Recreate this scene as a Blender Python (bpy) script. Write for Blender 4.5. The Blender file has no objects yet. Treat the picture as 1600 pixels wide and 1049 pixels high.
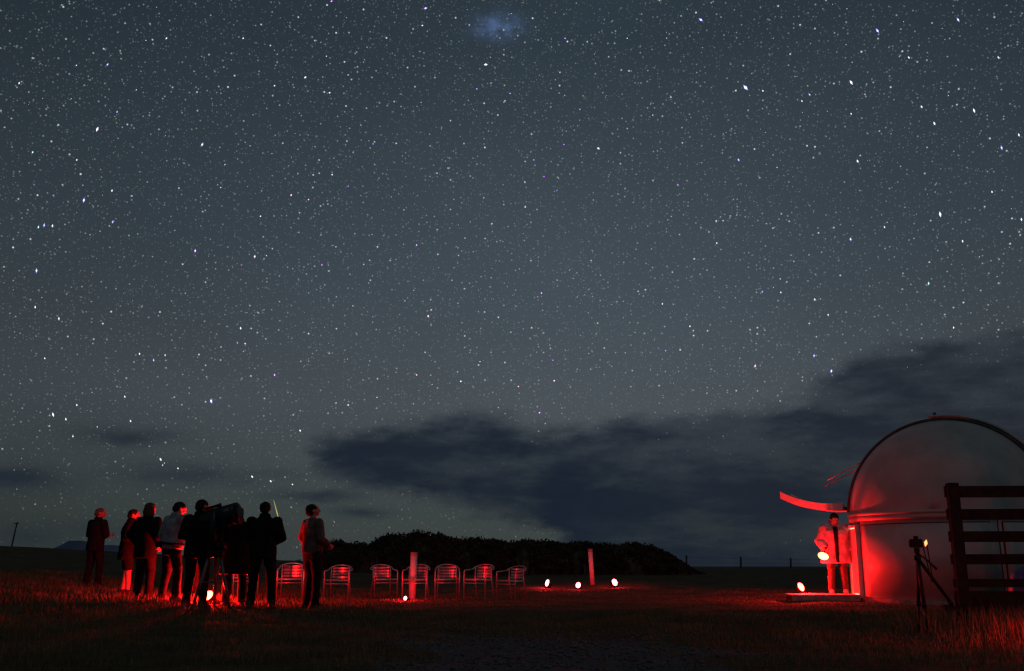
import bpy, math, random
import numpy as np
from mathutils import Vector, Matrix, Euler

random.seed(7); RNG = np.random.default_rng(11)
R = math.radians; PI = math.pi
sc = bpy.context.scene
COL = sc.collection

# ------------------------------------------------------------------ camera
F_PX = 1555.0; PITCH = R(12.9); CAM_Z = 0.76
cd = bpy.data.cameras.new('camera'); cam = bpy.data.objects.new('camera', cd); COL.objects.link(cam)
cd.sensor_width = 36; cd.lens = 36 * F_PX / 1600; cd.clip_end = 60000; cd.clip_start = .05
cam.location = (0, 0, CAM_Z); cam.rotation_euler = (R(90) + PITCH, 0, 0)
sc.camera = cam
sc.view_settings.view_transform = 'Standard'; sc.view_settings.look = 'None'
sc.view_settings.exposure = 0.0; sc.view_settings.gamma = 1.0
sc.render.engine = 'CYCLES'
sc.cycles.use_denoising = True; sc.cycles.denoiser = 'OPENIMAGEDENOISE'
sc.cycles.sample_clamp_indirect = 1.5
sc.cycles.max_bounces = 5
sc.cycles.filter_width = 1.4

def ray(u, v):
    """world direction through a point of the 1600x1049 frame (used once, to survey where things stand)"""
    a = (u - 800) / F_PX; b = (524.5 - v) / F_PX
    d = Vector((a, math.cos(PITCH) - b * math.sin(PITCH), math.sin(PITCH) + b * math.cos(PITCH)))
    return d.normalized()
def azel(u, v):
    d = ray(u, v); return math.atan2(d.x, d.y), math.asin(d.z)

# ------------------------------------------------------------------ night sky
world = bpy.data.worlds.new('World'); sc.world = world; world.use_nodes = True
nt = world.node_tree; nt.nodes.clear()
class NB:
    def __init__(s, nt): s.nt = nt
    def n(s, t, **k):
        nd = s.nt.nodes.new(t)
        for a, b in k.items(): setattr(nd, a, b)
        return nd
    def put(s, sock, v):
        if hasattr(v, 'is_output') or isinstance(v, bpy.types.NodeSocket): s.nt.links.new(v, sock)
        else: sock.default_value = v
    def m(s, op, a, b=0.0, c=0.0, clamp=False):
        nd = s.n('ShaderNodeMath', operation=op); nd.use_clamp = clamp
        s.put(nd.inputs[0], a); s.put(nd.inputs[1], b); s.put(nd.inputs[2], c); return nd.outputs[0]
    def step(s, x, lo, hi):
        nd = s.n('ShaderNodeMapRange', interpolation_type='SMOOTHSTEP')
        s.put(nd.inputs[0], x); s.put(nd.inputs[1], lo); s.put(nd.inputs[2], hi); return nd.outputs[0]
    def mix(s, f, a, b, kind='MIX'):
        nd = s.n('ShaderNodeMix', data_type='RGBA', blend_type=kind)
        s.put(nd.inputs[0], f); s.put(nd.inputs[6], a); s.put(nd.inputs[7], b); return nd.outputs[2]
    def comb(s, x, y, z):
        nd = s.n('ShaderNodeCombineXYZ'); s.put(nd.inputs[0], x); s.put(nd.inputs[1], y); s.put(nd.inputs[2], z); return nd.outputs[0]
    def noise(s, vec, scale, detail=4, rough=.55):
        nd = s.n('ShaderNodeTexNoise'); s.put(nd.inputs['Vector'], vec)
        nd.inputs['Scale'].default_value = scale; nd.inputs['Detail'].default_value = detail; nd.inputs['Roughness'].default_value = rough
        return nd.outputs[0]
    def curve(s, x, pts):
        nd = s.n('ShaderNodeFloatCurve'); c = nd.mapping.curves[0]
        pts = sorted(pts)
        c.points[0].location = pts[0]; c.points[1].location = pts[-1]
        for p in pts[1:-1]: c.points.new(*p)
        for p in c.points: p.handle_type = 'AUTO_CLAMPED'
        nd.mapping.update(); s.put(nd.inputs['Value'], x); return nd.outputs[0]
    def ramp(s, x, stops):
        nd = s.n('ShaderNodeValToRGB'); e = nd.color_ramp.elements
        e[0].position, e[0].color = stops[0][0], (*stops[0][1], 1); e[1].position, e[1].color = stops[-1][0], (*stops[-1][1], 1)
        for p, c in stops[1:-1]: q = e.new(p); q.color = (*c, 1)
        s.put(nd.inputs[0], x); return nd.outputs[0]
W = NB(nt)
co = W.n('ShaderNodeTexCoord').outputs['Generated']
sp = W.n('ShaderNodeSeparateXYZ'); nt.links.new(co, sp.inputs[0])
AZ = W.m('ARCTAN2', sp.outputs[0], sp.outputs[1]); EL = W.m('ARCSINE', sp.outputs[2])
# airglow: brightest some degrees above the horizon, darker towards the zenith
el01 = W.m('DIVIDE', W.m('ADD', EL, .05), .85, clamp=True)
base = W.ramp(el01, [(0.0, (.033, .042, .041)), (.10, (.044, .055, .053)), (.24, (.065, .080, .093)),
                     (.42, (.048, .066, .083)), (.66, (.026, .040, .053)), (1.0, (.016, .027, .037))])
side = W.m('MULTIPLY', W.m('SUBTRACT', AZ, .08), W.m('SUBTRACT', AZ, .08))
glow = W.m('ADD', W.m('MULTIPLY', W.m('EXPONENT', W.m('MULTIPLY', side, -5.0)), .46), .60)
base = W.mix(1.0, base, W.comb(glow, glow, glow), 'MULTIPLY')
# uneven airglow
wv = W.comb(W.m('MULTIPLY', AZ, 1.0), W.m('MULTIPLY', EL, 1.6), 0.0)
ug = W.m('MULTIPLY_ADD', W.noise(wv, 3.0, 3), .35, .83)
base = W.mix(1.0, base, W.comb(ug, ug, ug), 'MULTIPLY')
# clouds
def uvx(u): return (math.atan2((u - 800) / F_PX, 1.02) + .8) / 1.6
def elv(u, v): return (azel(u, v)[1] + .1) / .6
az01 = W.m('DIVIDE', W.m('ADD', AZ, .8), 1.6, clamp=True)
top = [(-300, 950), (380, 830), (440, 745), (470, 697), (530, 676), (640, 660), (760, 652), (870, 662), (1000, 650), (1120, 636), (1250, 598), (1330, 560), (1420, 536), (1600, 520), (1900, 500)]
bot = [(-300, 700), (440, 690), (480, 735), (540, 768), (620, 786), (700, 800), (790, 828), (860, 850), (930, 885), (1010, 985), (1600, 1000), (1900, 1000)]
t_el = W.curve(az01, [(0.0, elv(0, 950))] + [(uvx(u), elv(u, v)) for u, v in top] + [(1.0, elv(1900, 500))])
b_el = W.curve(az01, [(0.0, elv(0, 650))] + [(uvx(u), elv(u, v)) for u, v in bot] + [(1.0, elv(800, 1000))])
e01 = W.m('DIVIDE', W.m('ADD', EL, .1), .6)
cv = W.comb(W.m('MULTIPLY', AZ, 1.0), W.m('MULTIPLY', EL, 2.2), 0.3)
n1 = W.noise(cv, 5.0, 7, .62); n2 = W.noise(cv, 17.0, 5, .6); n3 = W.noise(W.comb(AZ, W.m('MULTIPLY', EL, 3.4), 2.0), 7.0, 6, .6)
wob = W.m('MULTIPLY', W.m('ADD', W.m('SUBTRACT', n1, .5), W.m('MULTIPLY', W.m('SUBTRACT', n2, .5), .6)), .115)
ct = W.step(W.m('ADD', W.m('SUBTRACT', t_el, e01), wob), -.010, .032)
cb = W.step(W.m('ADD', W.m('SUBTRACT', e01, b_el), wob), -.010, .028)
bank = W.m('MULTIPLY', ct, cb)
thin = W.step(n3, .34, .60)
bank = W.m('MULTIPLY', bank, W.m('MULTIPLY_ADD', thin, .42, .56))
def wisp(u, v, su, sv, amp):
    a0, e0 = azel(u, v)
    x = W.m('DIVIDE', W.m('SUBTRACT', AZ, a0), su / F_PX); y = W.m('DIVIDE', W.m('ADD', W.m('SUBTRACT', EL, e0), W.m('MULTIPLY', wob, .25)), sv / F_PX)
    g = W.m('EXPONENT', W.m('MULTIPLY', W.m('ADD', W.m('MULTIPLY', x, x), W.m('MULTIPLY', y, y)), -1.0))
    return W.m('MULTIPLY', g, amp)
wis = None
for a in [(215, 684, 70, 13, 1.0), (22, 747, 60, 17, 1.25), (290, 741, 120, 13, .75), (500, 774, 75, 11, 1.0), (570, 803, 50, 9, .9), (60, 840, 160, 22, .7), (470, 741, 70, 7, .6), (645, 660, 40, 10, .5), (950, 800, 300, 10, .2)]:
    w_ = wisp(*a); wis = w_ if wis is None else W.m('ADD', wis, w_)
wis = W.m('MULTIPLY', wis, W.step(n3, .25, .62), clamp=True)
cloud = W.m('MAXIMUM', bank, W.m('MULTIPLY', wis, .8))
clear = W.m('SUBTRACT', 1.0, cloud, clamp=True)
ccol = W.mix(W.step(n1, .3, .75), (.0085, .0145, .0265, 1), (.016, .023, .036, 1))
lit = W.step(AZ, .05, .45)
ccol = W.mix(W.m('MULTIPLY', lit, .55), ccol, (.021, .024, .032, 1))
skyc = W.mix(cloud, base, ccol)
# faint stars, three sizes of cell
def starlayer(scale, size, gain, thr):
    vo = W.n('ShaderNodeTexVoronoi', feature='F1', distance='EUCLIDEAN'); nt.links.new(co, vo.inputs['Vector']); vo.inputs['Scale'].default_value = scale
    d = vo.outputs['Distance']; cs = W.n('ShaderNodeSeparateColor'); nt.links.new(vo.outputs['Color'], cs.inputs[0])
    br = W.m('POWER', W.m('DIVIDE', W.m('SUBTRACT', cs.outputs[0], thr), 1 - thr, clamp=True), 2.2)
    core = W.m('SUBTRACT', 1.0, W.step(d, size * .25, size))
    tint = W.mix(cs.outputs[1], (.75, .9, 1.0, 1), (1.0, .95, .85, 1))
    g = W.m('MULTIPLY', W.m('MULTIPLY', core, br), gain)
    return W.mix(1.0, tint, W.comb(g, g, g), 'MULTIPLY')
fade = W.m('MULTIPLY', W.m('POWER', clear, 1.5), W.m('MULTIPLY_ADD', W.step(EL, .0, .25), .72, .28))
for a in [(420, .36, .10, .0), (260, .26, .30, .1), (150, .17, .8, .3)]:
    L = starlayer(*a); L = W.mix(1.0, L, W.comb(fade, fade, fade), 'MULTIPLY')
    skyc = W.mix(1.0, skyc, L, 'ADD')
# small galaxy glowing high in the sky
ga, ge = azel(778, 42)
gx = W.m('DIVIDE', W.m('SUBTRACT', AZ, ga), 36 / F_PX); gy = W.m('DIVIDE', W.m('SUBTRACT', EL, ge), 17 / F_PX)
gg = W.m('EXPONENT', W.m('MULTIPLY', W.m('ADD', W.m('MULTIPLY', gx, gx), W.m('MULTIPLY', gy, gy)), -1.0))
gg = W.m('MULTIPLY', gg, W.m('MULTIPLY', W.step(W.noise(wv, 62, 6, .7), .25, .75), 1.6))
gcol = W.mix(1.0, (.034, .062, .150, 1), W.comb(gg, gg, gg), 'MULTIPLY')
skyc = W.mix(1.0, skyc, gcol, 'ADD')
# last of the dusk from a sun far below
SUN_EL, SUN_ROT = R(-4), R(200)
st = W.n('ShaderNodeTexSky', sky_type='NISHITA'); st.sun_disc = False; st.sun_elevation = SUN_EL; st.sun_rotation = SUN_ROT
bg1 = W.n('ShaderNodeBackground'); nt.links.new(skyc, bg1.inputs[0]); bg1.inputs[1].default_value = 1.0
bg2 = W.n('ShaderNodeBackground'); nt.links.new(st.outputs[0], bg2.inputs[0]); bg2.inputs[1].default_value = .004
ad = W.n('ShaderNodeAddShader'); nt.links.new(bg1.outputs[0], ad.inputs[0]); nt.links.new(bg2.outputs[0], ad.inputs[1])
wo = W.n('ShaderNodeOutputWorld'); nt.links.new(ad.outputs[0], wo.inputs[0])
world.cycles.sampling_method = 'MANUAL'; world.cycles.sample_map_resolution = 256
# faint overhead night light
sd = bpy.data.lights.new('night_light', 'SUN'); sd.energy = .085; sd.angle = R(30); sd.color = (.85, .93, 1)
so = bpy.data.objects.new('night_light', sd); COL.objects.link(so); so.rotation_euler = (R(25), R(8), 0)

# ------------------------------------------------------------------ materials
MATS = {}
def mat(name, c, rough=.7, metal=0., vary=.25, scale=6., bump=0., bscale=60., spec=.3, attr=None, c2=None):
    if name in MATS: return MATS[name]
    m = bpy.data.materials.new(name); m.use_nodes = True; t = m.node_tree; b = NB(t)
    bs = t.nodes['Principled BSDF']
    tc = b.n('ShaderNodeTexCoord').outputs['Object']
    nz = b.noise(tc, scale, 5)
    c2 = c2 or tuple(x * (1 - vary * 1.6) for x in c)
    col = b.mix(b.step(nz, .3, .7), (*c2, 1), (*[min(1, x * (1 + vary * .5)) for x in c], 1))
    t.links.new(col, bs.inputs['Base Color'])
    bs.inputs['Roughness'].default_value = rough; bs.inputs['Metallic'].default_value = metal
    bs.inputs['Specular IOR Level'].default_value = spec
    if bump:
        bp = b.n('ShaderNodeBump'); bp.inputs['Strength'].default_value = bump; bp.inputs['Distance'].default_value = .02
        t.links.new(b.noise(tc, bscale, 6), bp.inputs['Height']); t.links.new(bp.outputs[0], bs.inputs['Normal'])
    MATS[name] = m; return m
def emit(name, c, strength):
    m = bpy.data.materials.new(name); m.use_nodes = True; t = m.node_tree; t.nodes.clear()
    e = t.nodes.new('ShaderNodeEmission'); e.inputs[0].default_value = (*c, 1); e.inputs[1].default_value = strength
    o = t.nodes.new('ShaderNodeOutputMaterial'); t.links.new(e.outputs[0], o.inputs[0]); MATS[name] = m
    m.cycles.emission_sampling = 'NONE' if name in ('starlight', 'meteor_glow', 'lamp_lens', 'lamp_lens_pink') else 'AUTO'
    return m

# ------------------------------------------------------------------ mesh helpers
class MB:
    def __init__(s): s.v = []; s.f = []; s.n = 0
    def add(s, v, f):
        v = np.asarray(v, float).reshape(-1, 3); s.v.append(v); s.f += [tuple(i + s.n for i in q) for q in f]; s.n += len(v); return s
    def box(s, c, size, rot=None, bev=0.0):
        x, y, z = [k / 2 for k in size]
        if bev:
            b = min(bev, x * .9, y * .9, z * .9); v = []
            for sx in (-1, 1):
                for sy in (-1, 1):
                    for sz in (-1, 1):
                        v += [(sx * x, sy * (y - b), sz * (z - b)), (sx * (x - b), sy * y, sz * (z - b)), (sx * (x - b), sy * (y - b), sz * z)]
            def i(sx, sy, sz, k): return ((sx > 0) * 4 + (sy > 0) * 2 + (sz > 0)) * 3 + k
            f = []
            for q in (-1, 1):
                f.append([i(q, -1, -1, 0), i(q, 1, -1, 0), i(q, 1, 1, 0), i(q, -1, 1, 0)][::q])
                f.append([i(-1, q, -1, 1), i(-1, q, 1, 1), i(1, q, 1, 1), i(1, q, -1, 1)][::q])
                f.append([i(-1, -1, q, 2), i(1, -1, q, 2), i(1, 1, q, 2), i(-1, 1, q, 2)][::q])
            for a in (-1, 1):
                for b2 in (-1, 1):
                    f.append([i(a, b2, -1, 0), i(a, b2, 1, 0), i(a, b2, 1, 1), i(a, b2, -1, 1)][::-a * b2])
                    f.append([i(a, -1, b2, 0), i(a, 1, b2, 0), i(a, 1, b2, 2), i(a, -1, b2, 2)][::a * b2])
                    f.append([i(-1, a, b2, 1), i(1, a, b2, 1), i(1, a, b2, 2), i(-1, a, b2, 2)][::-a * b2])
                    for c2 in (-1, 1): f.append([i(a, b2, c2, 0), i(a, b2, c2, 1), i(a, b2, c2, 2)][::a * b2 * c2])
        else:
            v = [(a * x, b * y, d * z) for a in (-1, 1) for b in (-1, 1) for d in (-1, 1)]
            f = [(0, 1, 3, 2), (4, 6, 7, 5), (0, 4, 5, 1), (2, 3, 7, 6), (0, 2, 6, 4), (1, 5, 7, 3)]
        v = np.array(v)
        if rot is not None: v = v @ np.array(Euler(rot).to_matrix()).T
        return s.add(v + np.array(c), f)
    def sphere(s, c, r, rot=None, nu=14, nv=9):
        r = (r, r, r) if not hasattr(r, '__len__') else r
        v = [(0, 0, 1)]; f = []
        for j in range(1, nv):
            t = PI * j / nv
            for i in range(nu): p = 2 * PI * i / nu; v.append((math.sin(t) * math.cos(p), math.sin(t) * math.sin(p), math.cos(t)))
        v.append((0, 0, -1)); L = len(v) - 1
        for i in range(nu):
            k = (i + 1) % nu; f.append((0, 1 + i, 1 + k)); f.append((L, L - nu + k, L - nu + i))
            for j in range(nv - 2): a = 1 + j * nu; f.append((a + i, a + nu + i, a + nu + k, a + k))
        v = np.array(v) * np.array(r)
        if rot is not None: v = v @ np.array(rot.to_3x3() if hasattr(rot, 'to_3x3') else Euler(rot).to_matrix()).T
        return s.add(v + np.array(c), f)
    def tube(s, pts, r, n=8, cap=True, closed=False):
        pts = [Vector(p) for p in pts]; m = len(pts); rr = r if hasattr(r, '__len__') else [r] * m
        v = []; prev = None
        for i, p in enumerate(pts):
            a = pts[(i - 1) % m] if (closed or i > 0) else pts[i]; b = pts[(i + 1) % m] if (closed or i < m - 1) else pts[i]
            t = (b - a).normalized()
            if prev is None: x = t.orthogonal().normalized()
            else:
                x = prev - t * prev.dot(t); x = x.normalized() if x.length > 1e-6 else t.orthogonal().normalized()
            prev = x; y = t.cross(x)
            for k in range(n):
                q = 2 * PI * k / n; v.append(p + (x * math.cos(q) + y * math.sin(q)) * rr[i])
        f = []
        for i in range(m if closed else m - 1):
            j = (i + 1) % m
            for k in range(n): l = (k + 1) % n; f.append((i * n + k, i * n + l, j * n + l, j * n + k))
        if cap and not closed: f.append(tuple(range(n))[::-1]); f.append(tuple((m - 1) * n + k for k in range(n)))
        return s.add([tuple(q) for q in v], f)
    def capsule(s, a, b, ra, rb):
        s.tube([a, b], [ra, rb], 12); s.sphere(a, ra, None, 12, 8); s.sphere(b, rb, None, 12, 8); return s
    def loft(s, rings, n=20):
        """rings: (centre, rx, ry[, matrix])"""
        v = []; f = []
        for c, rx, ry, *M in rings:
            for k in range(n):
                q = 2 * PI * k / n; p = Vector((rx * math.cos(q), ry * math.sin(q), 0))
                if M: p = M[0] @ p
                v.append(tuple(Vector(c) + p))
        for i in range(len(rings) - 1):
            for k in range(n): l = (k + 1) % n; f.append((i * n + k, i * n + l, (i + 1) * n + l, (i + 1) * n + k))
        f.append(tuple(range(n))[::-1]); f.append(tuple((len(rings) - 1) * n + k for k in range(n)))
        return s.add(v, f)
    def cyl(s, a, b, r0, r1=None, n=20): return s.tube([a, b], [r0, r0 if r1 is None else r1], n)
    def mesh(s, name, smooth=False):
        me = bpy.data.meshes.new(name); me.from_pydata(np.concatenate(s.v).tolist(), [], s.f); me.update()
        if smooth: me.polygons.foreach_set('use_smooth', [True] * len(me.polygons))
        return me
def link(name, me, m, parent=None):
    o = bpy.data.objects.new(name, me); COL.objects.link(o)
    if m is not None: me.materials.clear(); me.materials.append(m)
    if parent is not None: o.parent = parent
    return o
def obj(name, mb, m, parent=None, smooth=False): return link(name, mb.mesh(name, smooth), m, parent)
def tag(o, label=None, cat=None, group=None, kind=None):
    if label: o['label'] = label
    if cat: o['category'] = cat
    if group: o['group'] = group
    if kind: o['kind'] = kind
    return o
def thing(name, label, cat, loc=(0, 0, 0), rz=0, group=None):
    o = bpy.data.objects.new(name, None); COL.objects.link(o); o.location = loc; o.rotation_euler = (0, 0, rz)
    o.empty_display_size = .1
    return tag(o, label, cat, group)
def copy_tree(o, parent=None):
    c = o.copy(); COL.objects.link(c)
    if parent is not None: c.parent = parent
    for ch in [k for k in o.children]: copy_tree(ch, c)
    return c
def remeshed(name, mb, voxel, smooth_it=4):
    me = mb.mesh(name); o = bpy.data.objects.new(name, me); COL.objects.link(o)
    r = o.modifiers.new('r', 'REMESH'); r.mode = 'VOXEL'; r.voxel_size = voxel; r.use_smooth_shade = True
    if smooth_it: q = o.modifiers.new('s', 'SMOOTH'); q.iterations = smooth_it; q.factor = .5
    dg = bpy.context.evaluated_depsgraph_get(); res = bpy.data.meshes.new_from_object(o.evaluated_get(dg))
    res.name = name; bpy.data.objects.remove(o); bpy.data.meshes.remove(me)
    return res
def folds(me, amp, seed, sx=26, sz=17):
    n = len(me.vertices); v = np.empty(n * 3); nr = np.empty(n * 3)
    me.vertices.foreach_get('co', v); me.vertices.foreach_get('normal', nr); v = v.reshape(-1, 3); nr = nr.reshape(-1, 3)
    g = np.random.default_rng(seed); d = np.zeros(n)
    for k in range(7):
        w = g.normal(size=3) * np.array([sx, sx, sz]) * (.6 + .25 * k); d += np.sin(v @ w + g.uniform(0, 6)) / (1 + .35 * k)
    v += nr * (d * amp / 2.2)[:, None]; me.vertices.foreach_set('co', v.ravel()); me.update()
def fast_mesh(name, V, faces_tri, m, attr=None):
    me = bpy.data.meshes.new(name); V = np.asarray(V, np.float32); T = np.asarray(faces_tri, np.int32)
    me.vertices.add(len(V)); me.vertices.foreach_set('co', V.ravel())
    me.loops.add(T.size); me.loops.foreach_set('vertex_index', T.ravel())
    me.polygons.add(len(T)); me.polygons.foreach_set('loop_start', np.arange(len(T), dtype=np.int32) * T.shape[1])
    me.update(calc_edges=True)
    if attr is not None:
        for k, arr in attr.items():
            if arr.ndim == 1: a = me.attributes.new(k, 'FLOAT', 'POINT'); a.data.foreach_set('value', arr.astype(np.float32))
            else: a = me.attributes.new(k, 'FLOAT_COLOR', 'POINT'); a.data.foreach_set('color', arr.astype(np.float32).ravel())
    me.materials.append(m); return me

# ------------------------------------------------------------------ the ground
def sst(x, a, b): t = np.clip((x - a) / (b - a), 0, 1); return t * t * (3 - 2 * t)
def edge_y(x):
    return 17.0 + .25 * np.sin(x * .9 + 1) + .15 * np.sin(x * 2.3) - 1.7 * np.exp(-((x - 3.6) / 1.8) ** 2) + 1.0 * np.exp(-((x - 6.4) / 1.0) ** 2)
def gz(x, y):
    x = np.asarray(x, float); y = np.asarray(y, float)
    z = -.10 * (1 - sst(y, edge_y(x) - 1.1, edge_y(x) + .15)) * (1 - sst(x, 4.2, 6.0) * sst(y, 8.5, 10))
    lx = np.maximum(0, -x - 4); z = z + .05 * lx * sst(y, 9, 20) * (1 - .75 * sst(y, 70, 130))
    z = z + np.clip((y - 22) / 28, 0, 1) * .50
    d = np.maximum(0, y - 56); z = z - d * .030 - np.maximum(0, y - 200) * .02
    z = np.where(y > 1500, -75 + 0 * z, np.maximum(z, -75))
    near = (1 - sst(y, 60, 90))
    z = z + near * (.018 * np.sin(x * 1.7 + .6 * y) * np.sin(y * 1.3 - .4 * x) + .010 * np.sin(x * 4.1 + 1.7 * np.sin(y * 2.2)) + .008 * np.sin(y * 5.3 + x * 2.0))
    z = z + .14 * np.exp(-(((x - 3.1) / 2.2) ** 2 + ((y - 29.5) / 1.6) ** 2)) 
    return z
def gravel_mask(x, y):
    c = .35 + .06 * (y - 7) + .30 * np.sin(y * .35); w = 1.6 + .02 * y
    a = 1 - sst(np.abs(x - c) + .25 * np.sin(y * 2.1 + x) + .18 * np.sin(x * 5 + y * 3.1), w - 1.1, w + .6)
    return a * (1 - sst(y + .5 * np.sin(x * 1.7), 10.0, 15.5)) * .9
rows = np.concatenate([np.linspace(-12, 5, 12)[:-1], np.linspace(5, 20, 110)[:-1], np.linspace(20, 60, 90)[:-1], np.geomspace(60, 26000, 50)])
cols = np.sinh(np.linspace(-1.6, 1.6, 190)) / math.sinh(1.6) * 1.05
X = cols[None, :] * (rows[:, None] + 14); Y = np.repeat(rows[:, None], len(cols), 1); Z = gz(X, Y)
nr, nc = X.shape; idx = np.arange(nr * nc).reshape(nr, nc)
Q = np.stack([idx[:-1, :-1], idx[:-1, 1:], idx[1:, 1:], idx[1:, :-1]], -1).reshape(-1, 4)
gm = bpy.data.materials.new('ground'); gm.use_nodes = True; G = NB(gm.node_tree); bs = gm.node_tree.nodes['Principled BSDF']
gc = G.n('ShaderNodeTexCoord').outputs['Object']
ga_ = G.n('ShaderNodeAttribute', attribute_name='gravel').outputs['Fac']
soil = G.mix(G.step(G.noise(gc, 1.3, 6), .35, .65), (.075, .055, .035, 1), (.13, .10, .055, 1))
soil = G.mix(G.step(G.noise(gc, 14, 6), .4, .7), soil, (.06, .052, .03, 1))
grav = G.mix(G.step(G.noise(gc, 45, 6), .35, .7), (.085, .09, .095, 1), (.15, .155, .16, 1))
gmask = G.step(G.m('ADD', ga_, G.m('MULTIPLY', G.m('SUBTRACT', G.noise(gc, 7, 5), .5), .8)), .35, .65)
gm.node_tree.links.new(G.mix(gmask, soil, grav), bs.inputs['Base Color']); bs.inputs['Roughness'].default_value = .95; bs.inputs['Specular IOR Level'].default_value = .1
bp = G.n('ShaderNodeBump'); bp.inputs['Strength'].default_value = .8; bp.inputs['Distance'].default_value = .05
gm.node_tree.links.new(G.noise(gc, 22, 8, .7), bp.inputs['Height']); gm.node_tree.links.new(bp.outputs[0], bs.inputs['Normal'])
gme = fast_mesh('ground', np.stack([X, Y, Z], -1).reshape(-1, 3), Q, gm, {'gravel': gravel_mask(X, Y).ravel()})
gme.polygons.foreach_set('use_smooth', [True] * len(gme.polygons))
tag(link('ground', gme, None), 'dark field of dry grass and gravel sloping to the skyline', 'ground', kind='structure')
def gz1(x, y): return float(gz(x, y))
def at(u, v, ymin=6.5):
    """where the sight line through (u, v) meets the ground"""
    d = ray(u, v); o = Vector((0, 0, CAM_Z)); prev = None
    for k in range(4000):
        y = ymin + k * .02; p = o + d * (y / d.y)
        if p.z <= gz1(p.x, p.y): return Vector((p.x, p.y, gz1(p.x, p.y)))
    return p
def atx(u, y, v=880):
    d = ray(u, v); x = d.x / d.y * y; return Vector((x, y, gz1(x, y)))

# far hills, with the blue of the haze put into their colour
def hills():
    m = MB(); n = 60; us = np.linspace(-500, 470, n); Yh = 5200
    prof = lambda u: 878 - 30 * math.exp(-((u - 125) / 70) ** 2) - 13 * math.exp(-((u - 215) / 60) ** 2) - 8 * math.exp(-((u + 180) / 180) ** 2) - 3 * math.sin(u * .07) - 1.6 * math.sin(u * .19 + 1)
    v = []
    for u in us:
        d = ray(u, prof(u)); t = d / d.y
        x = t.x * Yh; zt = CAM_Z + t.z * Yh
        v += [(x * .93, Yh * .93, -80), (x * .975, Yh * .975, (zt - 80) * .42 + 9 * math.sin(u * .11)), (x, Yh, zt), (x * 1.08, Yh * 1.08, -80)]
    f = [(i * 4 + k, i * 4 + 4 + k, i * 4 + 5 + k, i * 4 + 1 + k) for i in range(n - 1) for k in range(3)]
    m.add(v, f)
    tag(obj('hills', m, mat('haze_blue_hill', (.20, .25, .40), .95, 0, .3, .002), None, True), 'low far blue hills on the left horizon', 'hills', kind='structure')
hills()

# ------------------------------------------------------------------ grass and gravel
def blade_field(px, py, h, w, seed, lean=.45):
    g = np.random.default_rng(seed); n = len(px); pz = gz(px, py) - .01
    az = g.uniform(0, 2 * PI, n); ln = g.uniform(.1, 1, n) * lean; fa = g.uniform(0, 2 * PI, n)
    wx, wy = np.cos(fa) * w / 2, np.sin(fa) * w / 2; dx, dy = np.cos(az) * ln * h, np.sin(az) * ln * h
    V = np.empty((n, 5, 3))
    V[:, 0] = np.stack([px - wx, py - wy, pz], -1); V[:, 1] = np.stack([px + wx, py + wy, pz], -1)
    V[:, 2] = np.stack([px + dx * .35 + wx * .8, py + dy * .35 + wy * .8, pz + h * .58], -1); V[:, 3] = np.stack([px + dx * .35 - wx * .8, py + dy * .35 - wy * .8, pz + h * .58], -1)
    V[:, 4] = np.stack([px + dx, py + dy, pz + h * (1 - .25 * ln)], -1)
    b = (np.arange(n) * 5)[:, None]; T = np.concatenate([b + np.array([0, 1, 2]), b + np.array([0, 2, 3]), b + np.array([3, 2, 4])])
    return V.reshape(-1, 3), T
def grass_mat():
    m = bpy.data.materials.new('dry_grass'); m.use_nodes = True; b = NB(m.node_tree); bs = m.node_tree.nodes['Principled BSDF']
    tc = b.n('ShaderNodeTexCoord').outputs['Object']
    c = b.mix(b.step(b.noise(tc, 1.1, 5), .35, .65), (.14, .13, .06, 1), (.27, .21, .11, 1))
    c = b.mix(b.step(b.noise(tc, 30, 2), .4, .7), c, (.10, .10, .045, 1))
    m.node_tree.links.new(c, bs.inputs['Base Color']); bs.inputs['Roughness'].default_value = .85; bs.inputs['Specular IOR Level'].default_value = .15
    return m
GM = grass_mat()
def grass():
    n = 230000
    y = np.sqrt(RNG.uniform(6.2 ** 2, 27 ** 2, n)); x = RNG.uniform(-.60, .60, n) * (y + 1.0)
    keep = RNG.uniform(0, 1, n) > gravel_mask(x, y) * 1.02
    # bare dark scrape behind the terrace lip and clumpiness
    cl = .5 + .5 * np.sin(x * 2.1 + 1.3 * np.sin(y * 1.7)) * np.sin(y * 2.7 + .9 * np.sin(x * 1.9))
    keep &= RNG.uniform(0, 1, n) < .45 + .55 * cl
    ex, ey = 9.13, 21.0; keep &= (x - ex) ** 2 + (y - ey) ** 2 > 2.05 ** 2
    x, y = x[keep], y[keep]; cl = cl[keep]
    h = RNG.uniform(.03, .11, len(x)) * (.6 + .7 * cl); 
    h *= 1 + 1.1 * sst(x, 4.2, 6.2) * (1 - sst(y, 13.5, 16)) + .35 * sst(-x, 3, 6)
    h *= 1 - .62 * sst(x, -3.5, -1.5) * sst(y, 15.5, 17.5)
    w = .0045 + .00032 * y
    V, T = blade_field(x, y, h, w, 3)
    tag(link('grass', fast_mesh('grass', V, T, GM), None), 'short dry grass over the field', 'grass', kind='stuff')
    # tall grass with seed heads round the foot of the timber fence
    n = 3600; x = RNG.uniform(4.7, 8.2, n); y = RNG.uniform(9.6, 13.4, n); k = RNG.uniform(0, 1, n) < sst(x + (y - 11) * .3, 4.6, 6.3)
    x, y = x[k], y[k]; h = RNG.uniform(.12, .34, len(x)) * (1 + .25 * (RNG.uniform(0, 1, len(x)) > .96)); V, T = blade_field(x, y, h, .009 + 0 * x, 5, .4)
    tag(link('tall_grass', fast_mesh('tall_grass', V, T, GM), None), 'taller tangled grass around the timber fence foot', 'grass', kind='stuff')
grass()
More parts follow.
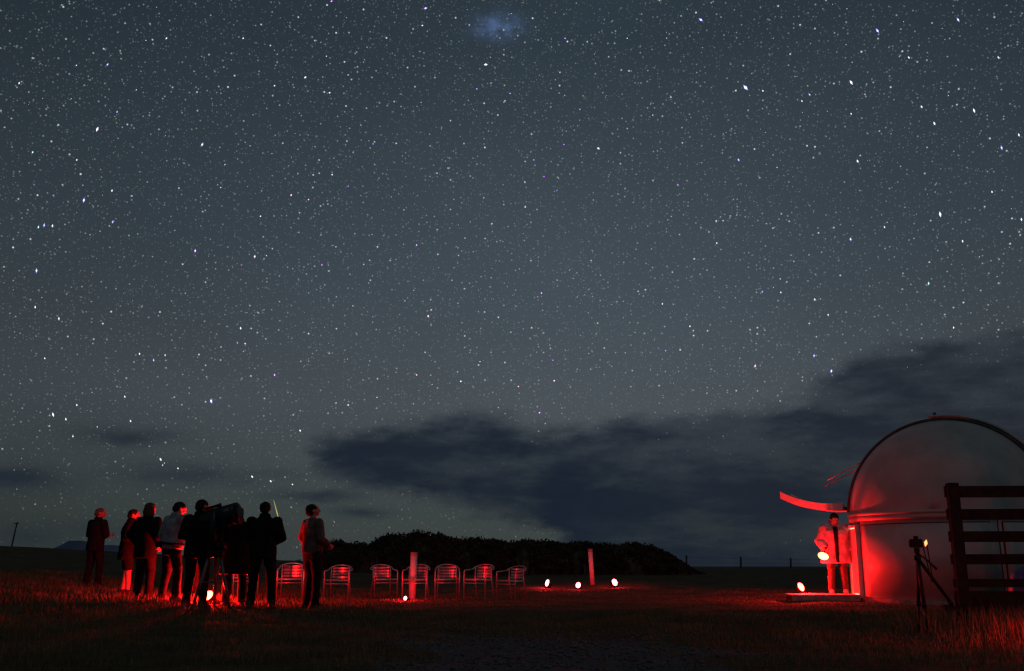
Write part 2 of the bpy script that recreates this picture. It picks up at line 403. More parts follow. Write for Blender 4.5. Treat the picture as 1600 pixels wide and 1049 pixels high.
def gravel():
    n = 9000; y = np.sqrt(RNG.uniform(6.2 ** 2, 15 ** 2, n)); x = RNG.uniform(-3, 5, n); k = RNG.uniform(0, 1, n) < gravel_mask(x, y) * .9; x, y = x[k], y[k]
    o8 = np.array([(1, 0, 0), (-1, 0, 0), (0, 1, 0), (0, -1, 0), (0, 0, 1), (0, 0, -1)]); f8 = np.array([(0, 2, 4), (2, 1, 4), (1, 3, 4), (3, 0, 4), (2, 0, 5), (1, 2, 5), (3, 1, 5), (0, 3, 5)])
    r = RNG.uniform(.008, .03, len(x)); sc_ = RNG.uniform(.6, 1.3, (len(x), 6, 3)); V = np.stack([x, y, gz(x, y) + r * .3], -1)[:, None] + o8[None] * r[:, None, None] * sc_ * np.array([1, 1, .7])
    T = (np.arange(len(x)) * 6)[:, None, None] + f8[None]
    tag(link('gravel', fast_mesh('gravel', V.reshape(-1, 3), T.reshape(-1, 3), mat('stone', (.15, .155, .16), .9, 0, .35, 20)), None), 'loose grey gravel on the track in the foreground', 'gravel', kind='stuff')
gravel()

# ------------------------------------------------------------------ dark scrub bank behind the chairs
def scrub():
    prof = [(490, 866), (505, 850), (535, 847), (560, 851), (580, 852), (592, 843), (620, 836), (650, 833), (690, 839), (730, 843), (780, 846), (830, 847), (880, 848), (930, 851), (980, 852), (1015, 853), (1040, 862), (1060, 876), (1080, 890)]
    us = [p[0] for p in prof]; vs = [p[1] for p in prof]; y0 = 42.0
    def topz(x): 
        u = 800 + x / y0 * 1595; v = np.interp(u, us, vs, left=899, right=899); return CAM_Z + (880 - v) / 1595 * y0
    # lumpy core
    nx, ns = 240, 14; V = []; 
    xs = np.linspace(-8.3, 7.6, nx)
    for x in xs:
        tz = float(topz(x)); b = gz1(x, y0)
        h = max(.05, tz - b) * (.93 + .06 * math.sin(x * 5) + .04 * math.sin(x * 13 + 1))
        for k in range(ns):
            q = PI * k / (ns - 1); V.append((x, y0 - math.cos(q) * (1.7 + .3 * math.sin(x * 3)), b - .1 + h * math.sin(q) ** .8))
    V = np.array(V); T = []
    for i in range(nx - 1):
        for k in range(ns - 1): a = i * ns + k; T += [(a, a + ns, a + ns + 1), (a, a + ns + 1, a + 1)]
    V += RNG.normal(0, .05, V.shape)
    # leaf clumps over it
    n = 26000; x = RNG.uniform(-8.3, 7.6, n); q = RNG.uniform(.15, 2.2, n); tz = topz(x); b = gz(x, 42.0 + 0 * x)
    lump = .5 + .5 * np.sin(x * 4.3 + 2 * np.sin(q * 5)) * np.sin(q * 7 + x * 1.3)
    h = np.maximum(.05, tz - b) * (.86 + .17 * lump + .05 * RNG.normal(size=n)); y = 42 - np.cos(q) * (1.75 + .3 * lump)
    P = np.stack([x, y, b + h * np.sin(q)], -1); s = RNG.uniform(.03, .09, n)
    A = RNG.normal(size=(n, 3)); A /= np.linalg.norm(A, axis=1)[:, None]; B = np.cross(A, RNG.normal(size=(n, 3))); B /= np.linalg.norm(B, axis=1)[:, None]
    LV = np.stack([P - A * s[:, None], P + B * s[:, None] * .6, P + A * s[:, None], P - B * s[:, None] * .6], 1).reshape(-1, 3)
    k = (np.arange(n) * 4)[:, None] + len(V); LT = np.concatenate([k + np.array([0, 1, 2]), k + np.array([0, 2, 3])])
    me = fast_mesh('scrub_bank', np.concatenate([V, LV]), np.concatenate([np.array(T), LT]), mat('scrub', (.055, .06, .035), .9, 0, .4, 2.5))
    tag(link('scrub_bank', me, None), 'long low bank of dark scrub behind the row of chairs', 'scrub', kind='stuff')
scrub()

# wire fence on the right skyline
def far_fence():
    pm = mat('weathered_wood', (.11, .10, .085), .9, 0, .3, 12, .4)
    fp = [(1072, 49, 868), (1157, 51, 870), (1235, 53, 872), (1310, 55, 873)]
    fo = thing('wire_fence', 'thin wire fence with spaced posts on the right skyline', 'fence', atx(1072, 49)); org = fo.location.copy()
    tops = []
    for u, y, vt in fp:
        p = atx(u, y); d = ray(u, vt); zt = CAM_Z + d.z / d.y * y; a = p - org
        obj('post', MB().tube([(a.x, a.y, a.z - .1), (a.x + .03, a.y, zt - org.z)], [.055, .045], 7), pm, fo); tops.append((a, zt - org.z))
    for fr in (.45, .85):
        obj('wire', MB().tube([(a.x, a.y, a.z + (zt - a.z) * fr) for a, zt in tops], .006, 4), mat('wire_steel', (.3, .3, .3), .5, .8), fo)
    p = atx(14, 77); top_ = ray(27, 816); zt = CAM_Z + top_.z / top_.y * 77; xt = top_.x / top_.y * 77
    po = tag(obj('leaning_pole', MB().tube([(p.x, 77, p.z - .2), ((p.x + xt) / 2, 77, (p.z + zt) / 2), (xt, 77, zt)], [.07, .06, .05], 8).box((xt, 76.9, zt - .12), (.40, .06, .06)), pm), 'thin leaning pole alone on the left skyline', 'pole')
far_fence()

# ------------------------------------------------------------------ lamps
RED = (1.0, .006, .008); PINK = (1.0, .010, .022)
HOUS = mat('lamp_housing', (.03, .03, .032), .45, .3)
LENS = emit('lamp_lens', (1.0, .075, .022), 40); LENSP = emit('lamp_lens_pink', (1.0, .07, .085), 34)
def lamp(label, loc, rz, tilt, power, lens=LENS, col=RED, size=.15, group='red floodlights on the ground', lift=.09):
    """small floodlight: base, bracket, finned housing, glowing lens; faces local -Y"""
    r = thing('floodlight', label, 'lamp', loc, rz, group); s = size
    obj('base', MB().box((0, 0, .008), (s * .9, s * .7, .016), None, .004), HOUS, r)
    br = MB()
    for q in (-1, 1): br.box((q * s * .60, 0, s * .36), (.008, .022, s * .72))
    br.box((0, 0, .022), (s * 1.2, .022, .01)); obj('bracket', br, HOUS, r)
    M = Matrix.Translation((0, 0, s * .66)) @ Matrix.Rotation(tilt, 4, 'X')
    ho = MB().tube([(0, .09, 0), (0, .085, 0), (0, .03, 0), (0, -.012, 0)], [s * .20, s * .30, s * .50, s * .54], 24, True)
    for k in range(5): ho.box(((k - 2) * s * .14, .095, 0), (.006, .03, s * (.55 - .08 * abs(k - 2))))
    h = obj('housing', ho, HOUS, r, True); h.matrix_local = M
    bz = MB().tube([(s * .50 * math.cos(q), -.014, s * .50 * math.sin(q)) for q in np.linspace(0, 2 * PI, 29)[:-1]], .009, 6, closed=True)
    obj('bezel', bz, HOUS, h, True)
    obj('lens', MB().sphere((0, -.012, 0), (s * .47, .030, s * .47), None, 20, 12), lens, h, True)
    ld = bpy.data.lights.new('lamp_light', 'POINT'); ld.energy = power; ld.color = col; ld.shadow_soft_size = .05
    lo = bpy.data.objects.new('lamp_light', ld); COL.objects.link(lo); lo.parent = r
    lo.location = (0, -.05, s * 1.15 + lift) 
    return r

# ------------------------------------------------------------------ people
SKIN = mat('skin', (.50, .32, .24), .55, 0, .12, 18)
EYE = mat('eye', (.55, .53, .5), .2); SOLE = mat('boot_leather', (.05, .04, .035), .6, 0, .3, 15)
def cloth(name, c): return mat(name, c, .9, 0, .22, 9, .25, 140, .12)
def hand(m, wrist, fdir, palm_n, curl=.5, side=1):
    """palm, four unequal fingers and a thumb off the palm's side"""
    f = Vector(fdir).normalized(); n = Vector(palm_n); n = (n - f * n.dot(f)).normalized(); s = f.cross(n) * side; w = Vector(wrist)
    rot = Matrix((s, f, n)).transposed()
    m.sphere(w + f * .048, (.040, .052, .016), rot.to_4x4(), 12, 8)
    for k, (o, L) in enumerate(((-.033, .068), (-.011, .080), (.012, .076), (.034, .060))):
        p = w + f * .085 + s * o * .9; d = (f + s * o * 3.2).normalized(); a = curl * .5
        for j, q in enumerate((.45, .32, .26)):
            e = p + (d * math.cos(a) + n * math.sin(a)) * L * q; m.capsule(p, e, .0092 - j * .0008, .0086 - j * .0008); p = e; a += curl * .75
    p = w + f * .03 - s * .032
    for q, aa in ((.036, .75), (.028, .45)):
        e = p + (f * math.cos(aa) - s * math.sin(aa) + n * curl * .5).normalized() * q; m.capsule(p, e, .0115, .0095); p = e
def person(label, loc, rz, h=1.75, lean=0., side=0., head=(0., 0.), feet=((.12, 0.), (-.12, 0.)), arms=None, jacket=None, hem=.82, bulk=1.0, trousers=None,
           hair=None, style='short', shorts=False, hood=False, boots=None, collar=True, flare=0., seed=1, open_front=None, belt=None):
    r = thing('person', label, 'person', loc, rz, 'people standing in the dark'); s = h / 1.75; r.scale = (s * 1.14, s * 1.14, s)
    hip = Vector((0, 0, .93)); Ml = Matrix.Translation(hip) @ Matrix.Rotation(-lean, 4, 'X') @ Matrix.Rotation(side, 4, 'Y') @ Matrix.Translation(-hip)
    T = lambda p: Ml @ Vector(p)
    Mh = Ml @ Matrix.Translation((0, .01, 1.52)) @ Matrix.Rotation(head[1], 4, 'Z') @ Matrix.Rotation(-head[0], 4, 'X')
    H = lambda p: Mh @ Vector(p)
    arms = arms or [((.25, -.03, 1.16), (.24, .06, .92)), ((-.25, -.03, 1.16), (-.24, .06, .92))]
    sh = [T((.185, 0, 1.42)), T((-.185, 0, 1.42))]; el = [T(a[0]) for a in arms]; wr = [T(a[1]) for a in arms]
    hp = [Vector((.095, 0, .92)), Vector((-.095, 0, .92))]; an = [Vector((f[0], f[1], .085)) for f in feet]
    kn = [(hp[i] + an[i]) / 2 + Vector((0, .035, .03)) for i in (0, 1)]
    # ---- body: one continuous surface
    b = MB()
    b.loft([(T((0, 0, .88)), .15, .10), (T((0, 0, 1.0)), .15, .10, Ml.to_3x3()), (T((0, 0, 1.12)), .135, .095, Ml.to_3x3()), (T((0, 0, 1.30)), .165, .11, Ml.to_3x3()), (T((0, 0, 1.42)), .15, .085, Ml.to_3x3()), (T((0, 0, 1.47)), .07, .06, Ml.to_3x3())])
    b.capsule(T((0, -.005, 1.42)), H((0, 0, .04)), .058, .052)
    b.sphere(H((0, .012, .125)), (.073, .092, .098), Mh, 16, 12)
    b.sphere(H((0, .045, .062)), (.052, .052, .052), Mh); b.sphere(H((0, .082, .035)), (.022, .018, .018), Mh)
    b.capsule(H((0, .100, .118)), H((0, .121, .083)), .009, .014)
    for q in (-1, 1):
        b.sphere(H((q * .074, -.005, .105)), (.012, .022, .033), Mh, 8, 6); b.sphere(H((q * .035, .082, .070)), (.022, .018, .02), Mh, 8, 6)
        b.capsule(H((q * .012, .101, .140)), H((q * .05, .088, .138)), .011, .010)
    b.sphere(H((0, .098, .053)), (.024, .010, .007), Mh, 8, 6)
    for i in (0, 1):
        b.capsule(sh[i], el[i], .050, .040); b.capsule(el[i], wr[i], .040, .027)
        fd = (wr[i] - el[i]).normalized(); hand(b, wr[i], fd + Vector((0, .15, -.1)), Ml.to_3x3() @ Vector((-1 if i == 0 else 1, .3, 0)), .6, 1 if i == 0 else -1)
        b.capsule(hp[i], kn[i], .085, .056); b.capsule(kn[i] + Vector((0, -.012, -.06)), an[i].lerp(kn[i], .42), .055, .046); b.capsule(an[i].lerp(kn[i], .42), an[i], .046, .038)
        b.capsule(an[i] + Vector((0, -.03, -.035)), an[i] + Vector((0, .13, -.045)), .035, .03)
    link('body', remeshed('body', b, .0085, 3), SKIN, r)
    for q in (-1, 1): 
        e = MB().sphere(H((q * .032, .094, .118)), .0115, None, 8, 6); obj('eye', e, EYE, r, True)
    # ---- trousers
    t = MB(); t.loft([((0, 0, .80), .17, .12), ((0, 0, .88), .175, .125), (T((0, 0, 1.0)), .16, .118), (T((0, 0, 1.04)), .152, .112)])
    for i in (0, 1):
        if shorts: t.capsule(hp[i], hp[i].lerp(kn[i], .85), .105, .095)
        else:
            t.capsule(hp[i], kn[i], .105, .074); t.tube([kn[i], kn[i].lerp(an[i], .5), an[i] + Vector((0, 0, -.03))], [.074, .066, .066], 12)
    tm = remeshed('trousers', t, .013, 4); folds(tm, .006, seed + 3, 20, 30); link('trousers', tm, trousers, r)
    # ---- jacket
    j = MB(); k3 = Ml.to_3x3(); B = bulk
    j.loft([(T((0, 0, hem)), .185 * B + flare, .135 * B + flare, k3), (T((0, 0, hem + .12)), .188 * B + flare * .6, .135 * B + flare * .6, k3), (T((0, 0, 1.10)), .175 * B, .128 * B, k3), (T((0, .005, 1.27)), .198 * B, .138 * B, k3), (T((0, 0, 1.38)), .195 * B, .118 * B, k3), (T((0, -.005, 1.45)), .125, .09, k3), (T((0, -.005, 1.50)), .085, .08, k3)] + ([(H((0, -.01, .03)), .078, .078, k3)] if collar else []))
    for i in (0, 1):
        j.capsule(sh[i], el[i], .076 * B, .063 * B); e2 = wr[i] - (wr[i] - el[i]).normalized() * .01; j.tube([el[i], el[i].lerp(e2, .5), e2], [.062 * B, .056 * B, .048 * B], 12)
    if hood: j.sphere(H((0, -.10, .02)), (.11, .075, .07), Mh)
    jm = remeshed('jacket', j, .013, 5); folds(jm, .007, seed, 22, 15); jo = link('jacket', jm, jacket, r)
    if open_front is not None:
        o = MB(); o.loft([(T((0, .135 * B + flare - .004, hem + .02)), .030, .02, k3), (T((0, .135 * B + flare * .6 - .002, hem + .12)), .034, .02, k3), (T((0, .132 * B + .003, 1.10)), .036, .022, k3), (T((0, .138 * B + .006, 1.27)), .040, .022, k3), (T((0, .120 * B + .004, 1.38)), .044, .022, k3), (T((0, .092, 1.46)), .05, .022, k3)], 10); obj('shirt_front', o, open_front, r, True)
    if belt is not None:
        o = MB(); pts = [T((.20 * B * math.cos(q), .15 * B * math.sin(q), 1.0 - .02 * math.cos(q))) for q in np.linspace(0, 2 * PI, 28)[:-1]]; o.tube(pts, .02, 8, closed=True); o.box(T((-.10, -.16, .98)), (.18, .07, .11), None, .02); obj('waist_bag', o, belt, r, True)
    # ---- shoes
    for i in (0, 1):
        o = MB(); a = an[i]; up = .34 if boots else .10
        o.loft([(a + Vector((0, .035, -.085)), .050, .135), (a + Vector((0, .035, -.060)), .052, .138), (a + Vector((0, .03, -.02)), .047, .115), (a + Vector((0, -.01, .015)), .046, .062), (a + Vector((0, 0, up - .05)), .050 if not boots else .060, .055)], 16)
        obj('shoe', o, boots or SOLE, r, True)
    # ---- hair / headwear
    hm = MB()
    if style == 'short': hm.sphere(H((0, -.006, .142)), (.080, .098, .088), Mh, 16, 10); hm.sphere(H((0, -.045, .10)), (.072, .062, .08), Mh)
    elif style == 'long': hm.sphere(H((0, -.008, .142)), (.084, .102, .09), Mh, 16, 10); hm.sphere(H((0, -.055, .06)), (.082, .06, .13), Mh); hm.sphere(H((.06, -.01, .06)), (.026, .05, .10), Mh); hm.sphere(H((-.06, -.01, .06)), (.026, .05, .10), Mh)
    elif style == 'cap': hm.sphere(H((0, -.004, .152)), (.083, .102, .075), Mh, 16, 10); hm.sphere(H((0, .11, .142)), (.06, .05, .010), Mh)
    elif style == 'beanie': hm.sphere(H((0, -.006, .150)), (.086, .104, .100), Mh, 16, 10); hm.sphere(H((0, -.004, .125)), (.090, .106, .035), Mh)
    hme = remeshed('hair', hm, .008, 1); folds(hme, .004, seed + 9, 90, 70)
    link('hair' if style in ('short', 'long') else 'hat', hme, hair, r)
    return r
BLK = cloth('black_cloth', (.012, .012, .015)); NAVY = cloth('navy_cloth', (.016, .018, .026)); GREY = cloth('grey_fleece', (.30, .33, .36)); BROWN = cloth('brown_knit', (.16, .12, .11))
PALE = cloth('pale_parka', (.62, .52, .54)); DRK = cloth('dark_trousers', (.018, .017, .019)); HAIRD = cloth('dark_hair', (.035, .025, .02)); HAIRG = cloth('greying_hair', (.16, .13, .12)); HAIRB = cloth('brown_hair', (.10, .06, .045)); KHA = cloth('olive_trousers', (.07, .065, .05))
fold_arms = [((.26, .02, 1.15), (-.04, .22, 1.12)), ((-.26, .02, 1.15), (.06, .20, 1.17))]
pockets = [((.30, -.06, 1.17), (.22, .07, .97)), ((-.30, -.06, 1.17), (-.22, .07, .97))]
front = [((.27, .0, 1.14), (.06, .25, 1.03)), ((-.27, .0, 1.14), (-.06, .25, 1.03))]
reach = [((.25, .16, 1.20), (.14, .36, 1.30)), ((-.25, .12, 1.18), (-.12, .30, 1.15))]
person('person in dark jacket standing alone at the far left, arms folded, face lit red', at(143, 918), R(-32), 1.72, .03, 0, (.1, -.75), ((.15, .03), (-.16, -.03)), fold_arms, NAVY, .80, 1.08, DRK, HAIRG, 'short', seed=11)
person('shorter person in dark coat with bare red-lit shins, half hidden, second from the left', at(193, 932), R(-80), 1.62, .05, 0, (.1, .1), ((.12, .08), (-.13, -.06)), front, BLK, .72, 1.1, DRK, HAIRD, 'short', True, seed=21)
person('person with long hair in black coat, third from the left', at(221, 938), R(-25), 1.74, .02, 0, (.05, .2), ((.11, .02), (-.12, 0)), pockets, BLK, .74, 1.08, DRK, HAIRB, 'long', seed=31)
person('person in light grey jacket with a dark waist bag beside the telescope', at(262, 940), R(-42), 1.73, .06, 0, (.25, -.2), ((.16, .04), (-.17, -.02)), [((.24, .12, 1.13), (.20, .30, 1.02)), ((-.31, -.02, 1.15), (-.30, .10, .96))], GREY, .90, 1.18, DRK, HAIRD, 'short', seed=41, belt=BLK)
person('person with red-lit face bending to the eyepiece, between grey jacket and black jacket', at(286, 938) + Vector((0, .55, 0)), R(-70), 1.72, .26, 0, (.2, .1), ((.13, .05), (-.13, -.05)), reach, BROWN, .82, 1.02, DRK, HAIRB, 'short', seed=51)
person('person in black jacket seen from behind, directly left of the telescope tube', at(303, 949), R(-15), 1.80, .02, 0, (.05, -.3), ((.13, .0), (-.14, .0)), front, BLK, .78, 1.12, DRK, HAIRD, 'short', seed=61)
person('person in long dark coat standing behind the telescope tube', at(365, 947), R(25), 1.70, .04, 0, (.1, .2), ((.12, .02), (-.13, .0)), pockets, NAVY, .55, 1.15, DRK, HAIRD, 'short', flare=.05, seed=71)
person('broad person in black jacket standing with legs apart, back turned, right of the telescope', at(406, 951), R(4), 1.77, .0, 0, (-.15, .05), ((.16, .0), (-.15, .02)), front, BLK, .80, 1.08, DRK, HAIRD, 'short', seed=81)
person('person in brown knit top and dark trousers before the leftmost chairs, looking up', at(484, 951), R(-50), 1.78, -.02, 0, (-.2, -.2), ((.10, .02), (-.11, .0)), [((.24, .0, 1.15), (.14, .20, 1.05)), ((-.30, -.02, 1.18), (-.27, .12, .98))], BROWN, .90, 1.04, DRK, HAIRD, 'short', collar=False, seed=91)

# ------------------------------------------------------------------ telescope
def telescope():
    p = at(331, 951); top_z = 1.54
    blk = mat('telescope_black', (.016, .016, .018), .35, .1); gry = mat('tripod_grey', (.16, .16, .165), .45, .5); 
    r = thing('telescope', 'large black telescope on a grey tripod pointing right amid the people', 'telescope', p, 0); r.scale = (.97, .97, .97)
    for k in range(3):
        a = R(100 + 120 * k); c, s_ = math.cos(a), math.sin(a)
        l = obj('leg', MB().tube([(c * .10, s_ * .10, .92), (c * .24, s_ * .24, .42), (c * .36, s_ * .36, .0)], [.032, .03, .024], 12), gry, r, True)
        obj('foot', MB().cyl((c * .36, s_ * .36, 0), (c * .365, s_ * .365, .03), .035), blk, l)
    obj('spreader', MB().tube([(c_ * .235, s2 * .235, .44) for c_, s2 in [(math.cos(R(100 + 120 * k)), math.sin(R(100 + 120 * k))) for k in range(3)]], .012, 6, closed=True), gry, r)
    obj('pier_head', MB().cyl((0, 0, .86), (0, 0, 1.02), .16, .15, 24).cyl((0, 0, 1.02), (0, 0, 1.12), .19, .17, 24), blk, r, True)
    fk = MB()
    for q in (-1, 1): fk.tube([(0, q * .18, 1.10), (0, q * .235, 1.25), (0, q * .235, 1.66)], [.07, .06, .05], 10)
    obj('fork', fk, blk, r, True)
    d = Vector((.955, -.22, .23)).normalized(); c = Vector((.03, 0, top_z))
    a = c - d * .26; b_ = c + d * .33
    n = 32; tb = MB().tube([a, a + d * .03, c, b_], [.165, .178, .178, .178], n); tube = obj('tube', tb, blk, r, True)
    rim = MB().tube([b_ - d * .03, b_ + d * .035, b_ + d * .035, b_ - d * .10], [.192, .192, .172, .170], n, False); obj('front_rim', rim, blk, tube, True)
    obj('corrector_plate', MB().cyl(b_ + d * .004, b_ + d * .010, .168, None, n), mat('corrector_glass', (.02, .02, .03), .05, 0, .1, 5, spec=.8), tube)
    obj('secondary_cell', MB().cyl(b_ + d * .011, b_ + d * .05, .06, None, 18), blk, tube)
    obj('rear_cell', MB().tube([a, a - d * .06, a - d * .10], [.165, .13, .06], n), blk, tube, True)
    e = a - d * .10; obj('eyepiece', MB().cyl(e, e - d * .10, .03).cyl(e - d * .08, e - d * .08 + Vector((0, -.03, .13)), .022, .026), blk, r, True)
    up = Vector((0, -.1, .98)); f0 = c - d * .28 + up * .23; obj('finder_scope', MB().tube([f0, f0 + d * .22, f0 + d * .30], [.022, .026, .034], 14), blk, r, True)
    obj('dovetail_rail', MB().tube([c - d * .25 + up * .18, c + d * .30 + up * .18], .018, 6), blk, r)
telescope()

# ------------------------------------------------------------------ aluminium chairs
ALU = mat('aluminium', (.55, .55, .57), .38, .65, .15, 30)
def arc(n, f): return [f(k / (n - 1)) for k in range(n)]
def make_chair():
    """tubular cafe armchair facing local -Y"""
    r = thing('chair', 'chair', 'chair', (0, 0, 0), 0, 'aluminium cafe chairs in a row')
    def hoop(t):
        q = PI * (t * 2 - 1) * .5     # -90..90
        if t < .28: k = t / .28; return (-.27, -.24 + .36 * k, .64 + .02 * k)
        if t > .72: k = (1 - t) / .28; return (.27, -.24 + .36 * k, .64 + .02 * k)
        k = (t - .28) / .44; a = PI * (1 - k); return (.27 * math.cos(a), .12 + .15 * math.sin(a), .66 + .11 * math.sin(a))
    obj('arm_rail', MB().tube(arc(37, hoop), .0135, 8), ALU, r, True)
    for q in (-1, 1):
        obj('front_leg', MB().tube([(q * .27, -.24, .64), (q * .275, -.25, .60), (q * .27, -.25, .0)], .0135, 8), ALU, r, True)
        obj('rear_leg', MB().tube([(q * .21, .15, .72), (q * .21, .13, .46), (q * .225, .24, .0)], .0125, 8), ALU, r, True)
        obj('side_rail', MB().tube([(q * .27, -.25, .43), (q * .21, .14, .42)], .011, 8), ALU, r, True)
    for pa, pb, rr in (((-.262, -.245, .43), (.262, -.245, .43), .0125), ((-.268, -.25, .36), (.268, -.25, .36), .009), ((-.21, .14, .42), (.21, .14, .42), .011)):
        obj('cross_rail', MB().tube([pa, pb], rr, 8), ALU, r, True)
    st = MB()
    for k in range(7): st.box((0, -.21 + k * .056, .447 - .012 * math.sin(k / 6 * PI)), (.50 - .012 * k, .045, .008), None, .003)
    obj('seat', st, ALU, r)
    bk = MB()
    for k in range(4):
        z = .50 + k * .066; n = 9
        for i in range(n - 1):
            a0, a1 = [(-.19 + .38 * (i + j) / (n - 1)) for j in (0, 1)]; y = lambda x: .165 + .03 * (k / 3) + .06 * (1 - (x / .19) ** 2)
            v = []
            for x in (a0, a1):
                for dz in (-.022, .022):
                    for dy in (0, .006): v.append((x, y(x) + dy, z + dz))
            bk.add(v, [(0, 1, 3, 2), (4, 6, 7, 5), (0, 4, 5, 1), (2, 3, 7, 6), (0, 2, 6, 4), (1, 5, 7, 3)])
    obj('backrest', bk, ALU, r)
    return r
chair = make_chair()
spots = [(374, 931, 35, 'aluminium chair mostly hidden behind the person right of the telescope'),
         (452, 934, 8, 'aluminium chair half covered by the person in the brown knit top'),
         (527, 934, -3, 'aluminium chair standing free just right of the person in brown knit'),
         (597, 932, 22, 'aluminium chair third from the right end before the white post, leaning shadow side'),
         (650, 933, -8, 'aluminium chair partly hidden behind the left white post'),
         (698, 932, 4, 'aluminium chair immediately right of the left white post'),
         (750, 933, -28, 'aluminium chair turned left, second from the right end of the row'),
         (801, 934, -38, 'aluminium chair at the right end of the row, turned left')]
spots[3] = (597, 932, 22, 'aluminium chair between the free chair and the left white post')
for i, (u, v, a, lab) in enumerate(spots):
    o = chair if i == 0 else copy_tree(chair); o.location = at(u, v + 4) + Vector((0, .1, 0)); o.location.z = gz1(o.location.x, o.location.y) - .005; o.rotation_euler.z = R(a); o['label'] = lab; o.scale = (.95, .95, .94)

# ------------------------------------------------------------------ white posts
PVC = mat('white_plastic', (.72, .70, .68), .5, 0, .12, 9); CAP = mat('post_cap', (.30, .28, .28), .6)
def post(label, u, v, vtop, rad, tilt):
    p = at(u, v); r = thing('marker_post', label, 'post', p, 0, 'white marker posts'); d = ray(u, vtop); hgt = CAM_Z + d.z / d.y * p.y - p.z
    obj('shaft', MB().cyl((0, 0, -.05), (tilt, 0, hgt - .07), rad, None, 20), PVC, r, True); obj('cap', MB().cyl((tilt, 0, hgt - .069), (tilt, 0, hgt), rad * 1.06, rad * 1.0, 20), CAP, r, True)
post('white post standing in front of the chairs, brightly lit red', 644, 936, 863, .072, .02)
post('white post standing alone on the low mound right of the chairs', 926, 914, 858, .062, -.05)

# ------------------------------------------------------------------ ground lamps
lamp('bright red floodlight in the grass at the feet of the telescope group', at(325, 943), R(-20), R(-30), 520, size=.19, lift=.03)
lamp('small red floodlight at the foot of the white post by the chairs', at(634, 940), R(-30), R(-10), 34, LENSP, PINK, .09)
lamp('left red floodlight of the three on the mound', at(856, 919), R(-62), R(-15), 40, LENSP, PINK, .19)
lamp('middle red floodlight of the three on the mound', at(904, 921), R(-30), R(-12), 9, LENSP, PINK, .15)
lamp('right red floodlight of the three on the mound', at(960, 918), R(35), R(-18), 20, LENSP, PINK, .19)

